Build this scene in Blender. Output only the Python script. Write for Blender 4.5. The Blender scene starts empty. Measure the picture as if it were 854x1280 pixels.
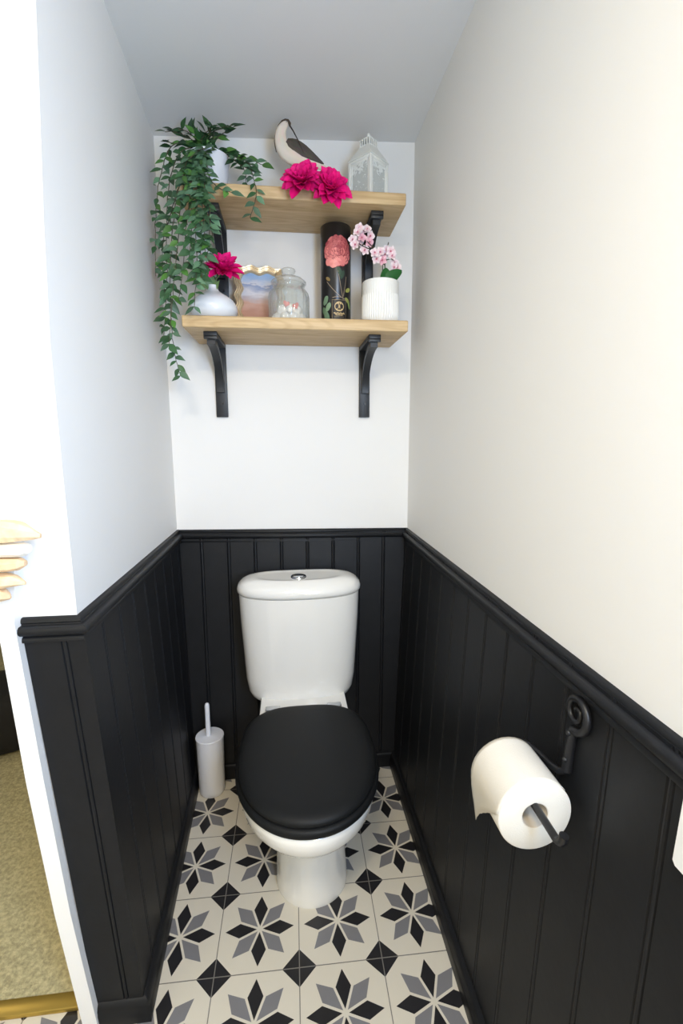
import bpy, bmesh, math, random
from mathutils import Vector, Matrix
random.seed(7)
PI = math.pi
C = bpy.context.scene.collection

# ------------------------------------------------------------ helpers
def lin(c):
    return tuple(((v/255)/12.92 if v/255 <= .04045 else (((v/255)+.055)/1.055)**2.4) for v in c) + (1.0,)

def mat(name, col, rough=.5, metal=0, bump=0, bscale=200, spec=.5, coat=0, var=0, vscale=8):
    m = bpy.data.materials.new(name); m.use_nodes = True
    nt = m.node_tree; b = nt.nodes['Principled BSDF']
    b.inputs['Base Color'].default_value = lin(col)
    b.inputs['Roughness'].default_value = rough
    b.inputs['Metallic'].default_value = metal
    b.inputs['Specular IOR Level'].default_value = spec
    b.inputs['Coat Weight'].default_value = coat
    tc = nt.nodes.new('ShaderNodeTexCoord')
    if bump:
        n = nt.nodes.new('ShaderNodeTexNoise'); n.inputs['Scale'].default_value = bscale; n.inputs['Detail'].default_value = 4
        nt.links.new(tc.outputs['Object'], n.inputs['Vector'])
        bp = nt.nodes.new('ShaderNodeBump'); bp.inputs['Strength'].default_value = bump; bp.inputs['Distance'].default_value = .002
        nt.links.new(n.outputs['Fac'], bp.inputs['Height']); nt.links.new(bp.outputs['Normal'], b.inputs['Normal'])
    if var:
        n = nt.nodes.new('ShaderNodeTexNoise'); n.inputs['Scale'].default_value = vscale; n.inputs['Detail'].default_value = 5
        nt.links.new(tc.outputs['Object'], n.inputs['Vector'])
        r = nt.nodes.new('ShaderNodeValToRGB')
        r.color_ramp.elements[0].position = .3; r.color_ramp.elements[1].position = .7
        a = lin(col)
        r.color_ramp.elements[0].color = tuple(x*(1-var) for x in a[:3])+(1,)
        r.color_ramp.elements[1].color = tuple(min(1, x*(1+var)) for x in a[:3])+(1,)
        nt.links.new(n.outputs['Fac'], r.inputs['Fac']); nt.links.new(r.outputs['Color'], b.inputs['Base Color'])
    return m

class MB:
    def __init__(s): s.v = []; s.f = []; s.c = []; s.cur = (1, 1, 1, 1)
    def add(s, vs, fs, col=None):
        o = len(s.v); s.v += [tuple(v) for v in vs]; s.f += [tuple(i+o for i in f) for f in fs]
        s.c += [col or s.cur]*len(vs); return s
    def box(s, x0, x1, y0, y1, z0, z1, bev=0, seg=2):
        bm = bmesh.new(); bmesh.ops.create_cube(bm, size=1)
        for v in bm.verts:
            v.co = Vector(((x0+x1)/2+v.co.x*(x1-x0), (y0+y1)/2+v.co.y*(y1-y0), (z0+z1)/2+v.co.z*(z1-z0)))
        if bev: bmesh.ops.bevel(bm, geom=bm.edges[:], offset=bev, segments=seg, affect='EDGES', profile=.5)
        return s.frombm(bm)
    def frombm(s, bm, M=None):
        bm.verts.index_update()
        s.add([(M @ v.co) if M else v.co.copy() for v in bm.verts], [[v.index for v in f.verts] for f in bm.faces]); bm.free(); return s
    def loft(s, rings, cap0=True, cap1=True, close=True):
        n = len(rings[0]); vs = [p for r in rings for p in r]; fs = []
        for k in range(len(rings)-1):
            for i in range(n if close else n-1):
                j = (i+1) % n; fs.append((k*n+i, k*n+j, (k+1)*n+j, (k+1)*n+i))
        if cap0: fs.append(tuple(range(n))[::-1])
        if cap1: fs.append(tuple((len(rings)-1)*n+i for i in range(n)))
        return s.add(vs, fs)
    def lathe(s, cx, cy, prof, n=48, cap0=True, cap1=True, ribs=0, ra=0):
        R = []
        for p in prof:
            r, z = p[0], p[1]; k = p[2] if len(p) > 2 else 0
            R.append([(cx+(r+k*math.cos(ribs*2*PI*i/n))*math.cos(2*PI*i/n), cy+(r+k*math.cos(ribs*2*PI*i/n))*math.sin(2*PI*i/n), z) for i in range(n)])
        return s.loft(R, cap0, cap1)
    def tube(s, pts, r, n=8, flat=None, caps=True):
        pts = [Vector(p) for p in pts]; m = len(pts)
        rr = r if isinstance(r, (list, tuple)) else [r]*m
        R = []; up = None
        for i, p in enumerate(pts):
            t = (pts[min(i+1, m-1)]-pts[max(i-1, 0)]).normalized()
            if up is None:
                up = Vector((0, 0, 1)) if abs(t.z) < .9 else Vector((0, 1, 0))
            up = (up-t*up.dot(t)).normalized(); sd = t.cross(up)
            fx = flat or 1
            R.append([tuple(p+rr[i]*(math.cos(2*PI*k/n)*sd+fx*math.sin(2*PI*k/n)*up)) for k in range(n)])
        return s.loft(R, caps, caps)

def top(o):
    while o.parent: o = o.parent
    return o
def obj(name, mb, m, parent=None, smooth=40, cent=True):
    me = bpy.data.meshes.new(name)
    if parent is not None: off = Vector(top(parent).location)
    else:
        xs, ys, zs = zip(*mb.v)
        off = Vector(((min(xs)+max(xs))/2, (min(ys)+max(ys))/2, min(zs))) if cent else Vector((0, 0, 0))
    me.from_pydata([tuple(Vector(v)-off) for v in mb.v], [], mb.f)
    if any(c != (1, 1, 1, 1) for c in mb.c):
        ca = me.color_attributes.new('col', 'FLOAT_COLOR', 'POINT')
        for i, c in enumerate(mb.c): ca.data[i].color = c
    bm = bmesh.new(); bm.from_mesh(me); bmesh.ops.recalc_face_normals(bm, faces=bm.faces[:]); bm.to_mesh(me); bm.free()
    me.validate(); me.materials.append(m)
    for p in me.polygons: p.use_smooth = bool(smooth)
    if smooth: me.set_sharp_from_angle(angle=math.radians(smooth))
    o = bpy.data.objects.new(name, me); C.objects.link(o)
    if parent is not None: o.parent = parent
    else: o.location = off
    return o
def subsurf(o, l=2):
    m = o.modifiers.new('sub', 'SUBSURF'); m.levels = l; m.render_levels = l; return o
def thing(name, loc, label, cat, group=None):
    o = bpy.data.objects.new(name, None); o.empty_display_size = .05; C.objects.link(o); o.location = loc
    o['label'] = label; o['category'] = cat
    if group: o['group'] = group
    return o
def tag(o, label, cat, group=None):
    o['label'] = label; o['category'] = cat
    if group: o['group'] = group
    return o
def struct(o, label=None):
    o['kind'] = 'structure'
    if label: o['label'] = label
    return o
def lerp(a, b, t): return a+(b-a)*t

# ------------------------------------------------------------ materials
M_wall = mat('white_wall_paint', (236, 234, 231), .6, bump=.08, bscale=90)
M_ceil = mat('ceiling_paint', (226, 225, 223), .7, bump=.05, bscale=90)
M_gloss = mat('white_gloss_paint', (238, 238, 238), .3)
M_black = mat('black_eggshell_paint', (22, 23, 26), .48, bump=.15, bscale=60, var=.12, vscale=30, spec=.28)
M_iron = mat('black_iron', (26, 26, 28), .38, bump=.3, bscale=120, metal=.2)
M_bracket = mat('black_bracket', (32, 34, 38), .45)
M_china = mat('white_china', (232, 230, 225), .12, coat=.5)
M_seat = mat('matt_black_seat', (20, 21, 22), .55, bump=.04, bscale=400, spec=.2)
M_plastic = mat('white_plastic', (226, 228, 236), .35)
M_chrome = mat('chrome', (210, 212, 215), .12, metal=1)
M_dark = mat('dark_gap', (20, 20, 22), .4)
M_paper = mat('tissue_paper', (212, 205, 192), .85, bump=.3, bscale=500)
M_card = mat('cardboard', (200, 190, 175), .8)
M_pink = None
M_gold = mat('champagne_gold', (214, 192, 156), .33, metal=.4)
M_brass = mat('brass', (190, 160, 80), .35, metal=.8)
M_soil = mat('soil', (50, 40, 32), .9)
M_leafdk = mat('dark_green_leaf', (26, 82, 34), .4, var=.2, vscale=40)
M_stem = mat('brown_stem', (74, 66, 48), .6)
M_gstem = mat('green_stem', (92, 112, 62), .55)
M_tin = mat('black_tin', (26, 25, 27), .3)
M_lantern = mat('white_painted_metal', (232, 232, 226), .4)

def vcol_mat(name, rough=.5, sss=0, tint=(1, 1, 1), spec=.4, bump=0):
    m = bpy.data.materials.new(name); m.use_nodes = True; nt = m.node_tree; b = nt.nodes['Principled BSDF']
    a = nt.nodes.new('ShaderNodeAttribute'); a.attribute_name = 'col'
    nt.links.new(a.outputs['Color'], b.inputs['Base Color'])
    b.inputs['Roughness'].default_value = rough; b.inputs['Specular IOR Level'].default_value = spec
    if bump:
        tc = nt.nodes.new('ShaderNodeTexCoord'); n = nt.nodes.new('ShaderNodeTexNoise'); n.inputs['Scale'].default_value = 150
        bp = nt.nodes.new('ShaderNodeBump'); bp.inputs['Strength'].default_value = bump; bp.inputs['Distance'].default_value = .002
        nt.links.new(tc.outputs['Object'], n.inputs['Vector']); nt.links.new(n.outputs['Fac'], bp.inputs['Height']); nt.links.new(bp.outputs['Normal'], b.inputs['Normal'])
    return m
M_leaf = vcol_mat('ivy_leaf', .45)
M_petal = vcol_mat('petal', .6, spec=.25)
M_print = vcol_mat('printed_colours', .35)
M_paintwood = vcol_mat('painted_wood', .7, bump=.4)

def glass(name, tint=(252, 253, 252), frost=False, milky=.07):
    m = bpy.data.materials.new(name); m.use_nodes = True; nt = m.node_tree
    nt.nodes.remove(nt.nodes['Principled BSDF']); out = nt.nodes['Material Output']
    tr = nt.nodes.new('ShaderNodeBsdfTransparent'); tr.inputs['Color'].default_value = lin(tint)
    gl = nt.nodes.new('ShaderNodeBsdfGlossy'); gl.inputs['Roughness'].default_value = .06
    lw = nt.nodes.new('ShaderNodeLayerWeight'); lw.inputs['Blend'].default_value = .22
    fr = nt.nodes.new('ShaderNodeMath'); fr.operation = 'MULTIPLY_ADD'; fr.inputs[1].default_value = .7; fr.inputs[2].default_value = .03
    nt.links.new(lw.outputs['Facing'], fr.inputs[0])
    mx = nt.nodes.new('ShaderNodeMixShader')
    nt.links.new(fr.outputs[0], mx.inputs['Fac']); nt.links.new(tr.outputs[0], mx.inputs[1]); nt.links.new(gl.outputs[0], mx.inputs[2])
    last = mx
    df = nt.nodes.new('ShaderNodeBsdfDiffuse'); df.inputs['Color'].default_value = lin((240, 243, 240))
    m2 = nt.nodes.new('ShaderNodeMixShader'); m2.inputs['Fac'].default_value = milky
    nt.links.new(last.outputs[0], m2.inputs[1]); nt.links.new(df.outputs[0], m2.inputs[2])
    if frost:
        tc = nt.nodes.new('ShaderNodeTexCoord'); v = nt.nodes.new('ShaderNodeTexNoise'); v.inputs['Scale'].default_value = 60; v.inputs['Distortion'].default_value = 1.5
        sp = nt.nodes.new('ShaderNodeSeparateXYZ'); mr = nt.nodes.new('ShaderNodeMapRange')
        mr.inputs['From Min'].default_value = .07; mr.inputs['From Max'].default_value = .125
        nt.links.new(tc.outputs['Object'], v.inputs['Vector']); nt.links.new(tc.outputs['Object'], sp.inputs[0]); nt.links.new(sp.outputs['Z'], mr.inputs['Value'])
        ad = nt.nodes.new('ShaderNodeMath'); ad.operation = 'MULTIPLY_ADD'; ad.inputs[1].default_value = .32
        nt.links.new(mr.outputs['Result'], ad.inputs[0]); nt.links.new(v.outputs['Fac'], ad.inputs[2])
        gt = nt.nodes.new('ShaderNodeMapRange'); gt.inputs['From Min'].default_value = .62; gt.inputs['From Max'].default_value = .68
        gt.inputs['To Min'].default_value = .42; gt.inputs['To Max'].default_value = .8
        nt.links.new(ad.outputs[0], gt.inputs['Value']); nt.links.new(gt.outputs['Result'], m2.inputs['Fac'])
    nt.links.new(m2.outputs[0], out.inputs['Surface'])
    return m
M_glass = glass('jar_glass', milky=.09); M_pane = glass('frosted_pane', frost=True)
M_winglass = glass('window_glass')

def wood_mat():
    m = bpy.data.materials.new('pine_board'); m.use_nodes = True; nt = m.node_tree; b = nt.nodes['Principled BSDF']
    tc = nt.nodes.new('ShaderNodeTexCoord'); mp = nt.nodes.new('ShaderNodeMapping'); mp.inputs['Scale'].default_value = (1.3, 9, 22)
    n = nt.nodes.new('ShaderNodeTexNoise'); n.inputs['Scale'].default_value = 3; n.inputs['Detail'].default_value = 8; n.inputs['Distortion'].default_value = 1.2
    nt.links.new(tc.outputs['Object'], mp.inputs['Vector']); nt.links.new(mp.outputs[0], n.inputs['Vector'])
    r = nt.nodes.new('ShaderNodeValToRGB'); e = r.color_ramp.elements
    e[0].position = .32; e[0].color = lin((186, 154, 110)); e[1].position = .62; e[1].color = lin((210, 181, 138))
    x = r.color_ramp.elements.new(.47); x.color = lin((201, 171, 126))
    nt.links.new(n.outputs['Fac'], r.inputs['Fac'])
    mp2 = nt.nodes.new('ShaderNodeMapping'); mp2.inputs['Scale'].default_value = (1.1, 7, 7); mp2.inputs['Location'].default_value = (.3, .45, .1)
    w = nt.nodes.new('ShaderNodeTexVoronoi'); w.inputs['Scale'].default_value = 2.2
    nt.links.new(tc.outputs['Object'], mp2.inputs['Vector']); nt.links.new(mp2.outputs[0], w.inputs['Vector'])
    ml = nt.nodes.new('ShaderNodeMath'); ml.operation = 'MULTIPLY'; ml.inputs[1].default_value = 42
    sn = nt.nodes.new('ShaderNodeMath'); sn.operation = 'SINE'
    nt.links.new(w.outputs['Distance'], ml.inputs[0]); nt.links.new(ml.outputs[0], sn.inputs[0])
    mr = nt.nodes.new('ShaderNodeMapRange'); mr.inputs['From Min'].default_value = .2; mr.inputs['From Max'].default_value = 1; mr.inputs['To Max'].default_value = .24
    nt.links.new(sn.outputs[0], mr.inputs['Value'])
    mx = nt.nodes.new('ShaderNodeMix'); mx.data_type = 'RGBA'; mx.inputs['B'].default_value = lin((158, 122, 80))
    nt.links.new(mr.outputs['Result'], mx.inputs['Factor']); nt.links.new(r.outputs['Color'], mx.inputs['A'])
    nt.links.new(mx.outputs['Result'], b.inputs['Base Color'])
    b.inputs['Roughness'].default_value = .55
    return m
M_wood = wood_mat()

def tile_mat():
    m = bpy.data.materials.new('star_pattern_tiles'); m.use_nodes = True; nt = m.node_tree; b = nt.nodes['Principled BSDF']
    L = nt.links
    def N(op, a, c=None, d=None):
        n = nt.nodes.new('ShaderNodeMath'); n.operation = op
        for i, v in enumerate((a, c, d)):
            if v is None: continue
            if isinstance(v, (int, float)): n.inputs[i].default_value = v
            else: L.new(v, n.inputs[i])
        return n.outputs[0]
    tc = nt.nodes.new('ShaderNodeTexCoord'); sp = nt.nodes.new('ShaderNodeSeparateXYZ'); L.new(tc.outputs['Object'], sp.inputs[0])
    th = -.0081; ox, oy, S = .1812, -.6519, .2
    X = N('SUBTRACT', sp.outputs[0], ox); Y = N('SUBTRACT', sp.outputs[1], oy)
    U = N('DIVIDE', N('ADD', N('MULTIPLY', X, math.cos(th)), N('MULTIPLY', Y, math.sin(th))), S)
    V = N('DIVIDE', N('SUBTRACT', N('MULTIPLY', Y, math.cos(th)), N('MULTIPLY', X, math.sin(th))), S)
    a = N('ABSOLUTE', N('SUBTRACT', N('FRACT', U), .5)); c = N('ABSOLUTE', N('SUBTRACT', N('FRACT', V), .5))
    p = N('MAXIMUM', a, c); q = N('MINIMUM', a, c)
    def rhomb(p, q, p1):
        k1 = N('SUBTRACT', N('MULTIPLY', p, .4142), .015)
        k2 = N('MULTIPLY', N('SUBTRACT', p1, p), .5)
        return N('LESS_THAN', q, N('MINIMUM', k1, k2))
    black = rhomb(p, q, .435)
    pg = N('MULTIPLY', N('ADD', a, c), .70711); qg = N('MULTIPLY', N('ABSOLUTE', N('SUBTRACT', a, c)), .70711)
    grey = rhomb(pg, qg, .445)
    diam = N('GREATER_THAN', N('ADD', a, c), 1-.205)
    blk = N('MAXIMUM', black, diam)
    grout = N('GREATER_THAN', p, .4945)
    def mix(f, A, B):
        n = nt.nodes.new('ShaderNodeMix'); n.data_type = 'RGBA'; L.new(f, n.inputs['Factor'])
        for k, v in (('A', A), ('B', B)):
            if isinstance(v, tuple): n.inputs[k].default_value = v
            else: L.new(v, n.inputs[k])
        return n.outputs['Result']
    col = mix(grey, lin((208, 201, 186)), lin((118, 117, 120)))
    col = mix(blk, col, lin((29, 28, 31)))
    col = mix(grout, col, lin((120, 116, 110)))
    L.new(col, b.inputs['Base Color']); b.inputs['Roughness'].default_value = .38
    bp = nt.nodes.new('ShaderNodeBump'); bp.inputs['Strength'].default_value = .5; bp.inputs['Distance'].default_value = .001; bp.invert = True
    L.new(grout, bp.inputs['Height']); L.new(bp.outputs['Normal'], b.inputs['Normal'])
    return m
M_tile = tile_mat()
M_carpet = mat('olive_beige_carpet', (176, 166, 128), .95, bump=1.0, bscale=200, var=.3, vscale=110)

# ------------------------------------------------------------ room shell
def grid(x0, x1, y0, y1, z):
    return MB().add([(x0, y0, z), (x1, y0, z), (x1, y1, z), (x0, y1, z)], [(0, 1, 2, 3)])
fl = MB().box(-1.35, .86, -3.1, -.675, -.05, 0).box(-.115, .86, -.675, .14, -.05, 0)
struct(obj('floor', fl, M_tile, smooth=0, cent=False), 'cream floor tiles with black and grey eight-pointed stars')
fh = MB().box(-2.2, -.115, -.655, 2.2, -.05, .006)
struct(obj('floor_hall', fh, M_carpet, smooth=0, cent=False), 'olive beige carpet beyond the doorway')

CX = [-1.35, -.3, -.018, .40, .8195, .86]; CZ = [2.183, 2.183, 2.183, 2.198, 2.213, 2.213]
cb = MB(); ys = (-3.1, .14)
cb.add([(x, y, z) for x, z in zip(CX, CZ) for y in ys], [(2*i, 2*i+2, 2*i+3, 2*i+1) for i in range(5)])
cb.add([(x, y, z+.08) for x, z in zip(CX, CZ) for y in ys], [(2*i, 2*i+2, 2*i+3, 2*i+1) for i in range(5)])
struct(obj('ceiling', cb, M_ceil, smooth=0, cent=False), 'pale grey-white ceiling')
cb = MB().box(-2.2, -.12, -.66, 2.2, 2.4, 2.45)
struct(obj('ceiling_hall', cb, M_ceil, smooth=0, cent=False))

struct(obj('wall_back', MB().box(-.12, .95, .10, .2, 0, 2.3), M_wall, smooth=0), 'white painted back wall above black panelling')
struct(obj('wall_right', MB().box(.8180, .95, -3.1, .10, 0, 2.3), M_wall, smooth=0), 'white painted right wall above black panelling')
# left partition: plaster face with a slight bow near its front corner
zz = [0, .3, .6, .92, 1.2, 1.41, 1.6, 1.8, 1.92, 2.05, 2.3]
fx = [-.0215, -.0215, -.0215, -.0215, -.0225, -.0222, -.014, -.0015, .0055, .0135, .028]
yy = [-.70, -.6, -.45, -.2, .10]
w = MB(); rows = []
for z, f in zip(zz, fx):
    lx_ = lerp(-.069, -.125, min(1, z/.62))
    rows.append([(lerp(-.0195, f, (max(0, (.10-y))/.8)**1.0), y, z) for y in yy]+[(-.125, .10, z), (lx_, -.55, z), (lx_, -.70, z)])
w.loft(rows)
struct(obj('wall_left', w, M_wall, smooth=30, cent=False), 'white painted left wall with its front end facing the room')
# front wall around the doorway (left of the partition) and the rest of the room behind the viewpoint
struct(obj('wall_front', MB().box(-.96, -.118, -.70, -.60, 2.02, 2.3).box(-1.35, -.96, -.70, -.60, 0, 2.3), M_wall, smooth=0), 'white wall around the hall doorway')
struct(obj('wall_side', MB().box(-1.45, -1.35, -3.1, -.6, 0, 2.3), M_wall, smooth=0))
struct(obj('wall_rear', MB().box(-1.45, .95, -3.2, -3.1, 0, .95).box(-1.45, .95, -3.2, -3.1, 1.95, 2.3).box(-1.45, -.25, -3.2, -3.1, .95, 1.95).box(.70, .95, -3.2, -3.1, .95, 1.95), M_wall, smooth=0))
wf = MB()
for a in ((-.25, .70, .95, 1.0), (-.25, .70, 1.90, 1.95), (-.25, -.2, 1.0, 1.9), (.65, .70, 1.0, 1.9), (.2, .25, 1.0, 1.9)):
    wf.box(a[0], a[1], -3.19, -3.11, a[2], a[3], .004)
wo = struct(obj('window_1', wf, M_gloss, smooth=30))
obj('pane', MB().box(-.2, .2, -3.155, -3.15, 1.0, 1.9).box(.25, .65, -3.155, -3.15, 1.0, 1.9), M_winglass, wo, smooth=0)
struct(obj('wall_hall', MB().box(-2.3, -.118, 2.1, 2.2, 0, 2.4).box(-2.3, -2.2, -.66, 2.2, 0, 2.4).box(-.125, -.118, .10, 2.1, 0, 2.4), mat('hall_wall_paint', (176, 166, 128), .7), smooth=0))

# door lining / architrave at the left end of the partition
def strip(lx, rx, zs, y0, y1):
    R = []
    for l, r, z in zip(lx, rx, zs): R.append([(l, y0, z), (r, y0, z), (r, y1, z), (l, y1, z)])
    return MB().loft(R)
az = [0, .3, .6, .92, 1.2, 1.41, 1.63, 1.92, 2.05]
ar = [-.046, -.077, -.098, -.117, -.088, -.075, -.060, -.032, -.02]
al = [-.075, -.107, -.130, -.146, -.152, -.153, -.154, -.154, -.154]
a = strip(al, ar, az, -.728, -.58)
struct(obj('door_frame', a, M_gloss, smooth=30, cent=False), 'white glossy upright of the hall door frame')
a = MB().box(-.96, -.02, -.715, -.58, 2.02, 2.09, .004).box(-.96, -.90, -.728, -.58, 0, 2.05, .004)
struct(obj('door_frame_far', a, M_gloss, smooth=30, cent=False))
t = obj('threshold_strip', MB().box(-.90, -.082, -.685, -.650, 0, .012, .004), M_brass); struct(t, 'brass threshold strip at the carpet edge')

# ------------------------------------------------------------ beadboard wainscot
def panel(bl, br, tl, tr, zt, out, grooves, L, name, label, parent=None):
    out = Vector(out); cols = [(0, 0)]
    for g in grooves:
        for d, o in ((-.0065, 0), (-.0045, -.0028), (-.003, -.0003), (0, .0005), (.003, -.0003), (.0045, -.0028), (.0065, 0)):
            if .001 < g+d < L-.001: cols.append((g+d, o))
    cols.append((L, 0))
    nz = 6; R = []
    for u, o in cols:
        t = u/L
        bot = Vector(bl).lerp(Vector(br), t); tp = Vector(tl).lerp(Vector(tr), t)
        col = []
        for k in range(nz+1):
            z = k/nz; p = bot.lerp(tp, z)+out*o; col.append(tuple(p))
        R.append(col)
    n = nz+1; mb = MB(); vs = [p for c in R for p in c]; fs = []
    for i in range(len(R)-1):
        for k in range(nz): fs.append((i*n+k, (i+1)*n+k, (i+1)*n+k+1, i*n+k+1))
    mb.add(vs, fs)
    b = [Vector(v)-out*.008 for v in (bl, br, tr, tl)]; f = [Vector(v) for v in (bl, br, tr, tl)]
    mb.add(b+f, [(0, 1, 2, 3), (0, 1, 5, 4), (3, 2, 6, 7), (0, 3, 7, 4), (1, 2, 6, 5)])
    return struct(obj(name, mb, M_black, smooth=20, cent=False), label)
ZT = .905
panel((.046, -.708, 0), (.018, .06, 0), (-.008, -.708, ZT), (-.010, .09, ZT), ZT, (1, 0, 0), [.0807+.0945*i for i in range(8)], .79, 'wall_panel_left', 'black beadboard panelling on the left wall')
panel((.0, .014, 0), (.79, .014, 0), (-.012, .086, ZT), (.812, .086, ZT), ZT, (0, -1, 0), [.081+.0938*i-.004 for i in range(8)], .82, 'wall_panel_back', 'black beadboard panelling on the back wall behind the toilet')
panel((.758, .06, 0), (.760, -3.08, 0), (.806, .09, ZT), (.806, -3.08, ZT), ZT, (-1, 0, 0), [.04+.1*i for i in range(31)], 3.15, 'wall_panel_right', 'black beadboard panelling on the right wall')
panel((-.052, -.711, 0), (.046, -.711, 0), (-.116, -.711, ZT), (-.008, -.711, ZT), ZT, (0, -1, 0), [.07], .108, 'wall_panel_end', 'black beadboard end of the left partition wall')

def sweep(pts, prof, seg, name, label, capstart=True):
    """pts: (x,y,dz) path with the room on its right; prof: (out,z)"""
    P = [Vector(p[:2]) for p in pts]; R = []
    for i in range(len(P)):
        d0 = (P[i]-P[i-1]).normalized() if i else None; d1 = (P[i+1]-P[i]).normalized() if i < len(P)-1 else None
        n0 = Vector((d0.y, -d0.x)) if d0 else None; n1 = Vector((d1.y, -d1.x)) if d1 else None
        if n0 is None: m = n1
        elif n1 is None: m = n0
        else:
            m = (n0+n1).normalized(); m = m/max(.2, m.dot(n0))
        R.append([(P[i].x+m.x*o, P[i].y+m.y*o, z+pts[i][2]) for o, z in prof])
    for k in seg:
        mb = MB().loft([R[k[0]], R[k[0]+1]])
        struct(obj(k[1], mb, M_black, smooth=50, cent=False), k[2])
RP = [(-.003, 0), (.006, -.001), (.009, -.004), (.0105, -.009), (.0085, -.0115), (.010, -.0135), (.019, -.0135), (.024, -.017), (.0255, -.022), (.024, -.027), (.019, -.031), (.0115, -.032), (.0105, -.035), (.015, -.037), (.0165, -.041), (.0165, -.045), (-.003, -.045)]
H = .922
sweep([(-.117, -.700, 0), (-.0215, -.700, 0), (-.0205, .10, .004), (.8185, .10, -.009), (.8175, -3.08, -.008)],
      [(o, H+z) for o, z in RP], [(0, 'trim_1', 'black dado rail across the end of the left wall'), (1, 'trim_2', 'black dado rail along the left wall'), (2, 'trim_3', 'black dado rail along the back wall'), (3, 'trim_4', 'black dado rail along the right wall')], '', '')
BP = [(-.02, 0), (0, 0), (0, .030), (-.002, .034), (-.002, .038), (-.005, .046), (-.009, .051), (-.012, .053), (-.03, .053)]
sweep([(-.050, -.722, 0), (.060, -.722, 0), (.034, 0, 0), (.7423, 0, 0), (.7423, -3.08, 0)], BP,
      [(0, 'baseboard_end', 'black skirting under the end panel'), (1, 'baseboard_left', 'black skirting along the left wall'), (2, 'baseboard_back', 'black skirting along the back wall'), (3, 'baseboard_right', 'black skirting along the right wall')], '', '')

# ------------------------------------------------------------ toilet
TX = .413
toi = thing('toilet', (TX, -.3, 0), 'white close-coupled toilet with a matt black seat standing against the black panelling', 'toilet')
def sup(cx, cy, a, bf, bb, nf, nb, z, n=72, sc=1):
    r = []
    for i in range(n):
        t = 2*PI*i/n; c, s = math.cos(t), math.sin(t)
        nn = nf if s < 0 else nb; b = bf if s < 0 else bb
        r.append((cx+a*sc*math.copysign(abs(c)**(2/nn), c), cy+b*sc*math.copysign(abs(s)**(2/nn), s), z))
    return r
# bowl + pedestal + rear deck in one china body
def bowl_ring(z, a, yf, yc, wd, yd, yb, sx=0):
    L, n = [], 22
    for i in range(n+1):
        u = 1-math.cos(i/n*PI/2)
        y = lerp(yf, yc, u); L.append((a*math.sqrt(max(0, 1-((y-yc)/(yf-yc))**2)), y))
    m = 14
    for i in range(1, m+1):
        y = lerp(yc, yd, i/m); t = i/m; t = t*t*(3-2*t); L.append((lerp(a, wd, t), y))
    for i in range(1, 5): L.append((wd, lerp(yd, yb-.02, i/4)))
    L += [(wd*.97, yb-.006), (wd*.9, yb)]
    right = [(TX+sx+w, y, z) for w, y in L]; left = [(TX+sx-w, y, z) for w, y in L[::-1]]
    return right+left[:-1]
BR = [ # z a yf yc wd yd yb
 (0, .100, -.516, -.42, .098, -.30, -.10, .01), (.012, .102, -.519, -.42, .10, -.30, -.10, .01), (.03, .099, -.516, -.42, .097, -.3, -.10, .01), (.10, .097, -.517, -.42, .095, -.3, -.09, .008), (.2, .097, -.527, -.42, .098, -.3, -.07, .005),
 (.255, .102, -.545, -.43, .105, -.28, -.05, .002), (.285, .118, -.60, -.44, .115, -.25, -.03, 0), (.312, .142, -.655, -.46, .128, -.23, -.02, 0), (.333, .160, -.690, -.47, .136, -.22, -.02, 0), (.352, .170, -.704, -.48, .139, -.21, -.02, 0), (.380, .176, -.711, -.48, .141, -.21, -.02, 0),
 (.394, .175, -.710, -.48, .140, -.21, -.02, 0), (.400, .170, -.704, -.48, .137, -.21, -.025, 0)]
obj('bowl', MB().loft([bowl_ring(*b) for b in BR]), M_china, toi, smooth=60)
# seat ring and lid
def egg(z, g, bk=0): return sup(TX, -.475, .184+g, .244+g, .216+g+bk, 2.08, 3.1, z, 96)
sr = MB().loft([egg(.402, -.012), egg(.4035, -.004), egg(.409, 0), egg(.418, 0), egg(.4235, -.004), egg(.425, -.012)])
seat = obj('seat', sr, M_seat, toi, smooth=70)
ld = MB().loft([egg(.4255, -.018), egg(.427, -.009), egg(.432, -.0055), egg(.439, -.007), egg(.445, -.014), egg(.449, -.026), egg(.4505, -.05), egg(.4515, -.09), egg(.452, -.15)])
lid = obj('lid', ld, M_seat, toi, smooth=70)
hb = MB().box(.300, .528, -.232, -.224, .400, .406, .002)
hinge = obj('hinge_bar', hb, M_china, toi)
for x0, x1 in ((.292, .337), (.486, .531)): obj('hinge_plate', MB().box(x0, x1, -.236, -.212, .401, .413, .003), M_chrome, toi)
# cistern
CXX, CY = .4075, -.066
cr = []
for z, a, b, n in ((.366, .115, .066, 2.4), (.368, .140, .080, 2.5), (.374, .158, .090, 2.6), (.386, .171, .096, 2.7), (.405, .179, .099, 2.8), (.45, .1855, .101, 2.9), (.56, .1915, .102, 3), (.65, .197, .1025, 3), (.72, .1995, .103, 3), (.742, .2, .103, 3)):
    cr.append(sup(CXX, CY, a, b, b-.004, n-.45, n+.6, z, 96))
cis = obj('cistern', MB().loft(cr), M_china, toi, smooth=60)
lr = []
for z, s in ((.7425, -.004), (.744, .002), (.750, .0055), (.760, .006), (.771, .002), (.781, -.007), (.788, -.018), (.7925, -.032), (.794, -.040), (.7935, -.046), (.7922, -.052), (.7918, -.062)):
    k = 1 if s > -.04 else 1.0
    lr.append(sup(CXX, CY, .2+s*1.35 if s < 0 else .2+s, .103+s, .099+min(s, .003), 2.35+max(0, -s)*2, 3.3, z, 96))
obj('cistern_lid', MB().loft(lr), M_china, toi, smooth=60)
bx, by, bz = .405, -.085, .7918
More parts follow.
